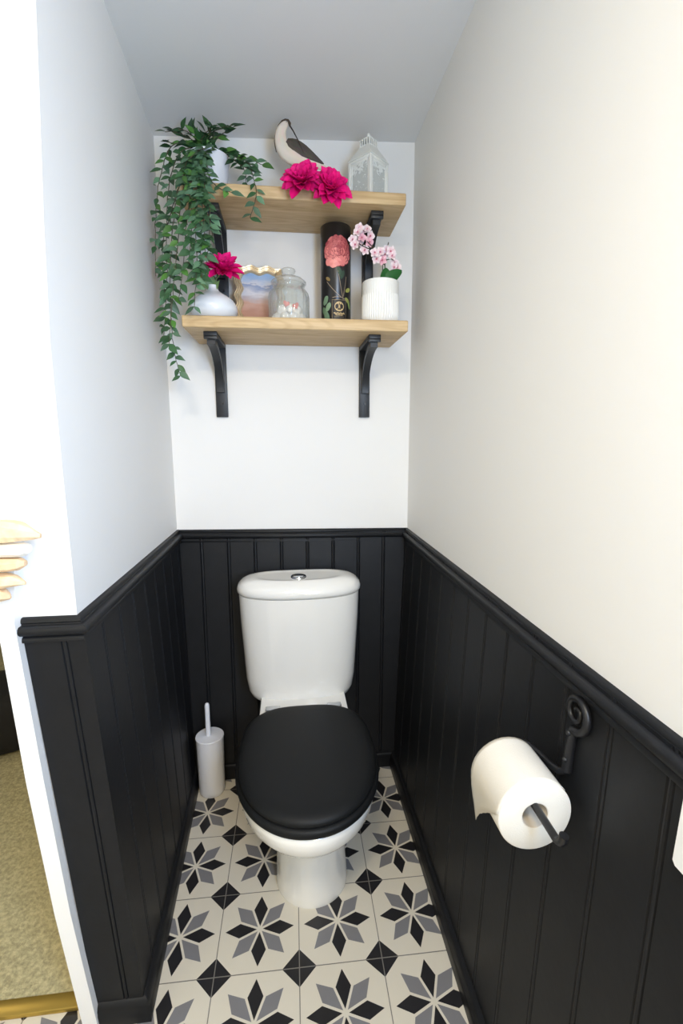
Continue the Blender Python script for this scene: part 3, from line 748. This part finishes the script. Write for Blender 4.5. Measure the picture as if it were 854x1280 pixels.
def fatleaf(mb, base, d, nrm, L, W, col):
    d = Vector(d).normalized(); n = Vector(nrm); n = (n-d*n.dot(d)).normalized(); s = d.cross(n); o = len(mb.v); N = 12
    for i in range(N+1):
        u = i/N; w = W*(math.sin(PI*min(1, .12+u*.88))**.55 if i < N else .0)
        for v in (-1, -.5, 0, .5, 1):
            p = Vector(base)+d*L*u+s*v*w+n*(abs(v)*.3*w-.35*L*u*u)
            mb.v.append(tuple(p)); mb.c.append(col)
    for i in range(N):
        for jj in range(4): mb.f.append((o+i*5+jj, o+i*5+jj+1, o+(i+1)*5+jj+1, o+(i+1)*5+jj))
a = MB(); fatleaf(a, (.684, -.082, ZL+.118), (.55, -.30, .62), (.0, -.85, .5), .066, .021, gdk); obj('leaf', a, M_leaf, o_, smooth=60)
a = MB(); fatleaf(a, (.682, -.082, ZL+.118), (.15, -.2, .7), (.2, -.85, .4), .050, .018, gdk); obj('leaf', a, M_leaf, o_, smooth=60)
s1 = [(.681, -.07, ZL+.13), (.6805, -.066, 1.79), (.672, -.066, 1.808), (.6506, -.066, 1.8236), (.632, -.068, 1.838), (.612, -.068, 1.848)]
s2 = [(.6885, -.07, ZL+.13), (.687, -.072, 1.775), (.693, -.074, 1.787), (.706, -.074, 1.790), (.720, -.074, 1.782)]
s3 = [(.687, -.072, 1.772), (.674, -.074, 1.778), (.664, -.074, 1.790), (.657, -.074, 1.80)]
s4 = [(.69, -.072, 1.785), (.692, -.07, 1.815), (.698, -.07, 1.838)]
s5 = [(.6506, -.066, 1.8236), (.635, -.07, 1.818), (.615, -.07, 1.826), (.598, -.07, 1.835)]
for s_ in (s1, s2, s3, s4, s5): obj('stem', MB().tube(s_, .0014, 6), M_stem, o_, smooth=60)
W1, W2, PKK = lin((246, 236, 236))[:3], lin((240, 196, 206))[:3], lin((214, 70, 120))[:3]
def orchid_bloom(c, nrm, R, seed):
    rnd = random.Random(seed); mb = MB(); B = basis(c, nrm, rnd.uniform(-.5, .5))
    pk = rnd.random() < .35
    for k in range(5):
        a = 2*PI*k/5; wide = k in (1, 4)
        M = B @ Matrix.Rotation(a, 4, 'Z') @ Matrix.Rotation(math.radians(rnd.uniform(5, 28)), 4, 'X')
        petal(mb, M, R*rnd.uniform(.9, 1.1), R*(.52 if wide else .38), .25, -.1, W2 if not pk else tuple(lerp(W2[q], PKK[q], .35) for q in range(3)), W1 if not pk else W2, n=5, m=4)
    for k in range(3):
        M = B @ Matrix.Rotation(2*PI*k/3+.5, 4, 'Z') @ Matrix.Rotation(math.radians(60), 4, 'X'); petal(mb, M, R*.38, R*.16, .4, 0, PKK, W2, n=4, m=3)
    obj('blossom', mb, M_petal, o_, smooth=60)
cl1 = [(.5872, 1.840), (.6018, 1.8585), (.6214, 1.8690), (.6412, 1.8560), (.6142, 1.8451), (.5946, 1.8245), (.6241, 1.8143), (.6389, 1.838), (.6067, 1.8706), (.630, 1.870), (.606, 1.834)]
cl2 = [(.6522, 1.8000), (.6600, 1.785), (.6844, 1.7999), (.7016, 1.8066), (.6771, 1.7824), (.717, 1.7762), (.7068, 1.7931), (.6896, 1.8123), (.7247, 1.7643), (.670, 1.803), (.713, 1.764)]
rnd = random.Random(9)
for i, (x, z) in enumerate(cl1+cl2):
    y = -.070-(.008*math.sin(i*1.7)) if i < len(cl1) else -.080+.006*math.sin(i*2.1)
    orchid_bloom((x, y, z), (rnd.uniform(-.5, .5), -1, rnd.uniform(-.3, .4)), .0158, i)

# ------------------------------------------------------------ wooden bird
BS = .0822/372*1.0; by_ = -.058
def bp(x, z, y=0): return (.3905+(x-200)*BS*1.0, by_+y, 2.160-(z-140)*BS)
brd = thing('wooden_bird', (.435, by_, ZU), 'carved wooden wading bird, cream with dark wings and tucked bill, on the upper shelf', 'bird ornament')
spine = [(238, 180, 22, 20), (222, 178, 38, 36), (186, 205, 54, 48), (146, 262, 68, 58), (132, 330, 78, 68), (136, 400, 88, 82), (164, 470, 106, 96), (222, 530, 122, 108), (300, 565, 125, 110), (385, 590, 112, 98), (475, 615, 92, 80), (570, 642, 68, 60), (660, 668, 44, 44), (735, 690, 26, 30), (748, 694, 14, 18)]
R = []
for i, (x, z, r, ry) in enumerate(spine):
    a = Vector(spine[max(0, i-1)][:2]); b_ = Vector(spine[min(len(spine)-1, i+1)][:2]); d = (b_-a).normalized(); nn = Vector((-d.y, d.x))
    R.append([bp(x+nn.x*r*.97*math.cos(2*PI*k/20), z+nn.y*r*.97*math.cos(2*PI*k/20), ry*.62*BS*math.sin(2*PI*k/20)) for k in range(20)])
mb = MB(); mb.cur = lin((222, 208, 192)); mb.loft(R)
rnd = random.Random(1)
mb.c = [tuple(v*rnd.uniform(.93, 1.05) for v in c[:3])+(1,) for c in mb.c]
subsurf(obj('body', mb, M_paintwood, brd, smooth=80), 1)
# wing: dark teardrop shell either side
wing = [(205, 430, 8), (225, 420, 40), (260, 440, 66), (310, 465, 84), (370, 492, 84), (440, 525, 76), (520, 562, 58), (600, 600, 36), (680, 640, 14), (705, 650, 3)]
for sgn in (-1, 1):
    R = []
    for i, (x, z, r) in enumerate(wing):
        a = Vector(wing[max(0, i-1)][:2]); b_ = Vector(wing[min(len(wing)-1, i+1)][:2]); d = (b_-a).normalized(); nn = Vector((-d.y, d.x))
        th = min(105, 60+r*.62) if i < 6 else lerp(100, 34, (i-5)/4)
        ring = []
        for k in range(13):
            q = -1+2*k/12; ring.append(bp(x+nn.x*r*q, z+nn.y*r*q, sgn*BS*(th*.62*math.sqrt(max(0, 1-(q*.72)**2))+9)))
        for k in range(13):
            q = 1-2*k/12; ring.append(bp(x+nn.x*r*q*.9, z+nn.y*r*q*.9, sgn*BS*20))
        R.append(ring)
    mb = MB(); mb.cur = lin((74, 66, 60)); mb.loft(R); mb.c = [tuple(v*rnd.uniform(.7, 1.3) for v in c[:3])+(1,) for c in mb.c]
    obj('wing', mb, M_paintwood, brd, smooth=60)
mb = MB(); mb.cur = lin((58, 48, 40))
mb.tube([bp(252, 228, -55*BS), bp(300, 300, -64*BS), bp(360, 410, -78*BS), (bp(430, 560, -88*BS))], [.0024, .0018, .0014, .0007], 8)
obj('bill', mb, M_paintwood, brd, smooth=60)
mb = MB(); mb.cur = lin((72, 58, 46))
cap = [(262, 215, 10), (258, 180, 20), (236, 152, 22), (200, 142, 16), (160, 158, 12), (118, 205, 10), (86, 270, 9), (64, 340, 8), (54, 400, 7), (60, 460, 6), (76, 530, 5)]
mb.tube([bp(x, z) for x, z, r in cap], [r*BS for x, z, r in cap], 8); obj('crown_stripe', mb, M_paintwood, brd, smooth=60)
for s_ in (-1, 1):
    bm = bmesh.new(); bmesh.ops.create_uvsphere(bm, u_segments=10, v_segments=8, radius=.0012)
    obj('eye', MB().frombm(bm, Matrix.Translation(bp(215, 185, s_*38*BS))), M_dark, brd, smooth=60)
mb = MB(); mb.cur = lin((52, 46, 42))
for s_ in (-1, 1):
    obj('leg', MB().tube([bp(345, 660, s_*30*BS), bp(355, 700, s_*32*BS), bp(400, 800, s_*34*BS), (bp(405, 1000)[0], by_+s_*.007, ZU+.012)], .0016, 8), M_stem, brd, smooth=60)
obj('base_block', MB().box(.412, .458, by_-.02, by_+.02, ZU, ZU+.014, .002), M_stem, brd)

# ------------------------------------------------------------ white lantern
lx, ly = .6425, -.020; hs = .0400; ang = math.radians(42)
ln = thing('lantern', (lx, ly, ZU), 'small white metal house lantern with frosted glass panes on the upper shelf', 'lantern')
def LR(mb):
    c, s = math.cos(ang), math.sin(ang)
    mb.v = [(lx+(x*c-y*s), ly+(x*s+y*c), ZU+z) for x, y, z in mb.v]; return mb
mb = MB().box(-hs, hs, -hs, hs, 0, .010, .0015)
for sx in (-1, 1):
    for sy in (-1, 1): mb.box(sx*hs-.004, sx*hs+.004, sy*hs-.004, sy*hs+.004, 0, .122, .001)
mb.box(-hs-.003, hs+.003, -hs-.003, hs+.003, .119, .126, .0015)
obj('frame', LR(mb), M_lantern, ln, smooth=30)
mb = MB()  # door frame bars on each face
for k in range(4):
    bx_ = MB()
    for a in ((-hs+.004, hs-.004, .010, .016), (-hs+.004, hs-.004, .112, .119), (-hs+.004, -hs+.010, .012, .117), (hs-.010, hs-.004, .012, .117)):
        bx_.box(a[0], a[1], -hs-.002, -hs+.002, a[2], a[3], .0008)
    c, s = math.cos(k*PI/2), math.sin(k*PI/2); bx_.v = [(x*c-y*s, x*s+y*c, z) for x, y, z in bx_.v]
    obj('side_frame', LR(bx_), M_lantern, ln, smooth=30)
    g = MB().box(-hs+.008, hs-.008, -hs-.0005, -hs+.0005, .014, .115); g.v = [(x*c-y*s, x*s+y*c, z) for x, y, z in g.v]
    obj('glass_pane', LR(g), M_pane, ln, smooth=0)
mb = MB()
q = lambda r, z: [(-r, -r, z), (r, -r, z), (r, r, z), (-r, r, z)]
mb.loft([q(hs+.0045, .126), q(hs+.0045, .1285), q(.0205, .166), q(.0205, .169)]); obj('roof', LR(mb), M_lantern, ln, smooth=20)
mb = MB()
for k in range(4):
    for j_ in range(5):
        p = -.0175+.035*j_/4; c, s = math.cos(k*PI/2), math.sin(k*PI/2); x, y = p, -.0185; x, y = x*c-y*s, x*s+y*c
        mb.box(x-.0015, x+.0015, y-.0015, y+.0015, .168, .186)
mb.box(-.0205, .0205, -.0205, .0205, .1855, .188, .0008); mb.loft([q(.019, .188), q(.005, .1955), q(.003, .197)])
obj('crown', LR(mb), M_lantern, ln, smooth=20)
obj('finial', MB().lathe(lx, ly, [(.002, ZU+.196), (.0045, ZU+.199), (.0055, ZU+.2035), (.004, ZU+.2075), (.001, ZU+.209)], 16), M_lantern, ln, smooth=60)
cd = obj('pillar_candle', MB().lathe(lx, ly, [(.022, ZU+.0105), (.0235, ZU+.013), (.0235, ZU+.058), (.021, ZU+.062), (.004, ZU+.061)], 32), mat('candle_wax', (238, 234, 222), .5), smooth=60)
tag(cd, 'short white pillar candle inside the white lantern', 'candle')

# ------------------------------------------------------------ trailing plant in white pot
ix, iy = .163, -.018
iv = thing('trailing_plant', (ix, iy, ZU), 'trailing green plant in a white textured pot on the upper shelf', 'potted plant')
obj('pot', MB().lathe(ix, iy, [(.042, ZU), (.047, ZU+.003), (.0575, ZU+.09), (.0605, ZU+.108), (.0605, ZU+.114), (.057, ZU+.114), (.055, ZU+.100)], 64), mat('white_textured_pot', (228, 230, 236), .7, bump=.9, bscale=70), iv, smooth=60)
obj('soil', MB().lathe(ix, iy, [(.0553, ZU+.102), (.03, ZU+.106), (.004, ZU+.107)], 32), M_soil, iv)
STR = [
  [(0.141, -0.030, 2.089), (0.073, -0.050, 2.082), (0.043, -0.070, 2.016), (0.027, -0.090, 1.935), (0.017, -0.100, 1.827), (0.011, -0.100, 1.709)],
  [(0.141, -0.030, 2.085), (0.091, -0.060, 2.057), (0.061, -0.090, 1.958), (0.050, -0.110, 1.824), (0.044, -0.110, 1.696), (0.026, -0.110, 1.543)],
  [(0.148, -0.050, 2.070), (0.104, -0.090, 2.011), (0.082, -0.130, 1.879), (0.060, -0.130, 1.733), (0.051, -0.120, 1.585), (0.055, -0.120, 1.496), (0.069, -0.120, 1.429)],
  [(0.148, -0.050, 2.070), (0.122, -0.120, 1.987), (0.102, -0.160, 1.867), (0.085, -0.160, 1.744), (0.066, -0.150, 1.643), (0.045, -0.140, 1.515)],
  [(0.156, -0.060, 2.065), (0.136, -0.130, 1.972), (0.120, -0.170, 1.843), (0.106, -0.170, 1.742), (0.085, -0.160, 1.636)],
  [(0.165, -0.070, 2.060), (0.149, -0.130, 1.973), (0.145, -0.180, 1.840), (0.141, -0.180, 1.719), (0.129, -0.180, 1.609)],
  [(0.160, -0.070, 2.060), (0.151, -0.130, 1.973), (0.163, -0.180, 1.861), (0.165, -0.180, 1.761), (0.152, -0.180, 1.674)],
  [(0.165, -0.070, 2.060), (0.165, -0.140, 1.949), (0.182, -0.180, 1.858), (0.178, -0.180, 1.782), (0.167, -0.180, 1.720)],
  [(0.161, -0.080, 2.038), (0.180, -0.140, 1.956), (0.211, -0.160, 1.920), (0.244, -0.170, 1.907)],
  [(0.196, -0.030, 2.084), (0.239, -0.050, 2.059), (0.281, -0.080, 2.031), (0.298, -0.120, 1.972), (0.305, -0.140, 1.916), (0.286, -0.150, 1.855)],
  [(0.196, -0.030, 2.079), (0.245, -0.050, 2.046), (0.271, -0.070, 2.012), (0.276, -0.100, 1.952)],
  [(0.200, -0.030, 2.084), (0.252, -0.050, 2.059), (0.290, -0.060, 2.048), (0.322, -0.070, 2.032)],
  [(0.158, -0.020, 2.100), (0.170, -0.030, 2.120), (0.195, -0.040, 2.133), (0.237, -0.050, 2.140)],
  [(0.149, -0.020, 2.099), (0.133, -0.030, 2.118), (0.127, -0.040, 2.133)],
  [(0.155, -0.030, 2.094), (0.173, -0.050, 2.117), (0.175, -0.060, 2.136)],
  [(0.140, -0.020, 2.096), (0.102, -0.030, 2.116), (0.070, -0.050, 2.115), (0.050, -0.060, 2.106)],
  [(0.140, -0.020, 2.096), (0.084, -0.040, 2.088), (0.044, -0.060, 2.083)],
  [(0.136, -0.060, 2.068), (0.129, -0.150, 1.932), (0.134, -0.180, 1.820), (0.120, -0.180, 1.718)],
  [(0.145, -0.060, 2.069), (0.143, -0.160, 1.909), (0.158, -0.180, 1.811), (0.149, -0.180, 1.709)],
  [(0.141, -0.060, 2.064), (0.105, -0.130, 1.951), (0.070, -0.130, 1.868), (0.036, -0.110, 1.782), (0.037, -0.110, 1.653)],
  [(0.151, -0.070, 2.059), (0.147, -0.140, 1.948), (0.175, -0.180, 1.851), (0.187, -0.180, 1.792)],
  [(0.157, -0.010, 2.103), (0.170, 0.000, 2.124), (0.199, 0.000, 2.143)],
  [(0.162, -0.080, 2.059), (0.132, -0.120, 2.017), (0.110, -0.140, 1.966), (0.118, -0.160, 1.887)],
  [(0.199, -0.020, 2.089), (0.233, -0.040, 2.059), (0.266, -0.060, 2.030), (0.299, -0.080, 2.009)],
  [(0.166, -0.010, 2.106), (0.196, -0.020, 2.127), (0.221, -0.030, 2.136), (0.250, -0.040, 2.149)],
  [(0.144, -0.020, 2.103), (0.158, -0.040, 2.118), (0.187, -0.050, 2.139)],
  [(0.134, -0.010, 2.108), (0.109, -0.020, 2.131), (0.080, -0.030, 2.135)],
]

rnd = random.Random(21)
stems = MB(); leaves = MB()
def crs(P, n):
    P = [Vector(p) for p in P]; P = [P[0]*2-P[1]]+P+[P[-1]*2-P[-2]]; out = []
    for i in range(1, len(P)-2):
        for k in range(n):
            t = k/n; a, b_, c, d = P[i-1:i+3]
            out.append(.5*((2*b_)+(c-a)*t+(2*a-5*b_+4*c-d)*t*t+(3*b_-a-3*c+d)*t**3))
    out.append(P[-2]); return out
root = Vector((ix, iy, ZU+.104))
for si, s_ in enumerate(STR):
    P = [root+Vector((rnd.uniform(-.03, .03), rnd.uniform(-.03, .02), 0))]+s_
    pts = crs(P, 6)
    pts = [p+Vector((rnd.uniform(-.0015, .0015), rnd.uniform(-.0015, .0015), 0)) for p in pts]
    stems.tube(pts, [lerp(.0017, .0009, k/len(pts)) for k in range(len(pts))], 5)
    L = 0; nxt = .022; side = 1
    for a, b_ in zip(pts, pts[1:]):
        d = b_-a; L += d.length
        while L > nxt:
            nxt += rnd.uniform(.0105, .017); side = -side
            p = b_; t_ = d.normalized()
            out = Vector((rnd.uniform(-.4, .4)+side*.95, rnd.uniform(-.9, .15), rnd.uniform(-.25, .35)))
            if p.x < .03 and out.x < -.2: out.x = -.15; out.y -= .5
            dr = (t_*rnd.uniform(.3, 1.1)+out*.9).normalized()
            up_ = p.z > 2.06
            base = (50, 84, 50) if not up_ else (34, 70, 34)
            if rnd.random() < .45 and not up_: base = (80, 112, 84)
            if rnd.random() < .12: base = (74, 118, 50)
            kk = rnd.uniform(.8, 1.15); col = lin(tuple(min(255, v*kk) for v in base))
            LL = rnd.uniform(.027, .041); 
            if si in (0, 1, 3, 4, 19) and p.z < 1.95 and rnd.random() < .3: continue
            end = p+dr*LL
            if end.z > 2.168 or end.x < -.008: continue
            # keep blades out of the shelf boards and wall
            bad = False
            for (zA, zB, yF, xl) in ((1.556, 1.596, -.162, .083), (1.914, 1.957, -.129, .083)):
                for q in (.0, .5, 1):
                    e = p+dr*LL*q
                    if zA < e.z < zB and e.y > yF-.004 and e.x > xl-.008: bad = True
            if bad: dr = Vector((dr.x*.5, -.55, -.7)).normalized()
            nrm = Vector((rnd.uniform(-.5, .5), -1, rnd.uniform(.1, .9)))
            leafblade(leaves, p, dr, nrm, LL, LL*rnd.uniform(.21, .27), col, rnd.uniform(.02, .25))
obj('stems', stems, M_stem, iv, smooth=60)
obj('leaves', leaves, M_leaf, iv, smooth=60)

# ------------------------------------------------------------ driftwood garland on the door frame
gx, gy = -.130, -.750
gl = thing('driftwood_garland', (gx, gy, .90), 'hanging garland of pale driftwood pieces threaded against the white door frame', 'wall hanging')
M_dw = [mat('pale_driftwood', (232, 204, 166), .7, var=.2, vscale=60, bump=.5, bscale=90), mat('white_driftwood', (242, 236, 224), .7, bump=.4, bscale=90), mat('peach_driftwood', (228, 196, 158), .7, var=.15, vscale=50, bump=.6, bscale=70)]
def piece(z, h, xr_, dep, m, pts, seed):
    rnd = random.Random(seed); R = []; N = 9
    x0 = 2*gx-xr_+rnd.uniform(-.01, .01)
    for i, (u, s_, dz) in enumerate(pts):
        x = lerp(x0, xr_, u)
        R.append([(x, gy+dep/2*s_*math.copysign(abs(math.cos(2*PI*k/N))**.8, math.cos(2*PI*k/N))*rnd.uniform(.8, 1.05), z+dz*h+h/2*s_*math.copysign(abs(math.sin(2*PI*k/N))**.8, math.sin(2*PI*k/N))*rnd.uniform(.82, 1.1)) for k in range(N)])
    obj('driftwood_piece', MB().loft(R), m, gl, smooth=18)
PT = [(0, .25, 0), (.06, .6, .05), (.2, .95, 0), (.45, 1, 0), (.72, .98, -.02), (.84, .8, -.06), (.93, .5, -.16), (1, .2, -.25)]
PB = [(0, .5, 0), (.05, .9, 0), (.3, 1, .02), (.6, .97, 0), (.94, 1, 0), (1, .8, 0)]
piece(1.1330-.038, .042, -.045, .040, M_dw[0], PT, 1)
piece(1.0615, .024, -.068, .036, M_dw[1], PB, 2)
piece(1.0355, .026, -.074, .040, M_dw[2], [(0, .4, 0), (.1, .9, .05), (.4, 1, 0), (.8, .95, 0), (.93, .8, .03), (1, .35, .05)], 3)
piece(1.0080, .026, -.078, .036, M_dw[0], PT, 4)
piece(.9830, .024, -.105, .032, M_dw[2], PT, 5)
obj('cord', MB().tube([(gx, gy, .955), (gx, gy, 1.10), (gx, gy, 1.16), (gx-.002, -.733, 1.40), (gx, -.7295, 1.52)], .0018, 6), M_card, gl)
obj('hook', MB().tube([(gx, -.728, 1.52), (gx, -.736, 1.52), (gx, -.738, 1.526)], .002, 6), M_iron, gl)

# ------------------------------------------------------------ dark bag on the hall carpet
bx0, by0 = -.83, .36
mb = MB(); R = []
for z, s_ in ((0, .80), (.012, .93), (.05, 1), (.12, 1), (.18, .95), (.225, .82), (.25, .6), (.262, .3), (.264, .05)):
    R.append([(bx0+.19*s_*math.cos(2*PI*k/40)*(1+.03*math.cos(5*2*PI*k/40)), by0+.17*s_*math.sin(2*PI*k/40)*(1+.03*math.sin(7*2*PI*k/40)), .006+z) for k in range(40)])
o = obj('pouffe', mb.loft(R), mat('black_fabric', (22, 22, 24), .85, bump=.5, bscale=150), smooth=60)
tag(o, 'black rounded pouffe on the hall carpet seen through the doorway', 'pouffe')

# ------------------------------------------------------------ light
def area(name, loc, target, sx, sy, power, col):
    l = bpy.data.lights.new(name, 'AREA'); l.shape = 'RECTANGLE'; l.size = sx; l.size_y = sy; l.energy = power; l.color = col
    o = bpy.data.objects.new(name, l); C.objects.link(o); o.location = loc
    o.rotation_euler = (Vector(target)-Vector(loc)).to_track_quat('-Z', 'Y').to_euler(); return o
area('side_window_daylight', (.80, -1.72, 1.35), (-.02, -1.0, 1.3), .5, .7, 40, (.36, .60, .98))
area('right_warm_fill', (.79, -2.35, 1.45), (-.02, -.7, 1.1), .6, .8, 21, (1, .78, .36))  # added warm fill beside the right wall, not daylight from the rear window
area('room_ceiling_lamp', (.2, -1.9, 2.14), (.2, -1.9, 0), .3, .3, 24, (1, .86, .66))
area('left_warm_fill', (-1.3, -2.0, 1.5), (.8, -.9, 1.3), .8, .8, 6, (.95, 1, .6))  # added warm fill from the left to brighten the right wall, no fixture there
area('hall_fill_light', (-1.0, .6, 2.3), (-1.0, .5, 0), .5, .5, 5.4, (1, .93, .8))  # unseen fill light added to bring up the hall carpet
w = bpy.data.worlds.new('world'); bpy.context.scene.world = w; w.use_nodes = True
w.node_tree.nodes['Background'].inputs[0].default_value = (.8, .9, 1, 1); w.node_tree.nodes['Background'].inputs[1].default_value = .6

# ------------------------------------------------------------ camera
cam = bpy.data.cameras.new('camera'); co = bpy.data.objects.new('camera', cam); C.objects.link(co)
yaw, pitch, rl = .1116, -.1597, -.0028
f = Vector((math.sin(yaw)*math.cos(pitch), math.cos(yaw)*math.cos(pitch), math.sin(pitch)))
r = Vector((math.cos(yaw), -math.sin(yaw), 0)); u = r.cross(f)
r2 = math.cos(rl)*r+math.sin(rl)*u; u2 = -math.sin(rl)*r+math.cos(rl)*u
M = Matrix((r2, u2, -f)).transposed().to_4x4(); M.translation = Vector((.3804, -1.5893, 1.2512))
co.matrix_world = M
cam.sensor_fit = 'VERTICAL'; cam.sensor_height = 36; cam.lens = 585*36/1280; cam.clip_start = .01
bpy.context.scene.camera = co
vs = bpy.context.scene.view_settings
bpy.context.scene.display_settings.display_device = 'sRGB'
vs.view_transform = 'Standard'; vs.look = 'None'; vs.exposure = 0; vs.gamma = 1; vs.use_curve_mapping = False
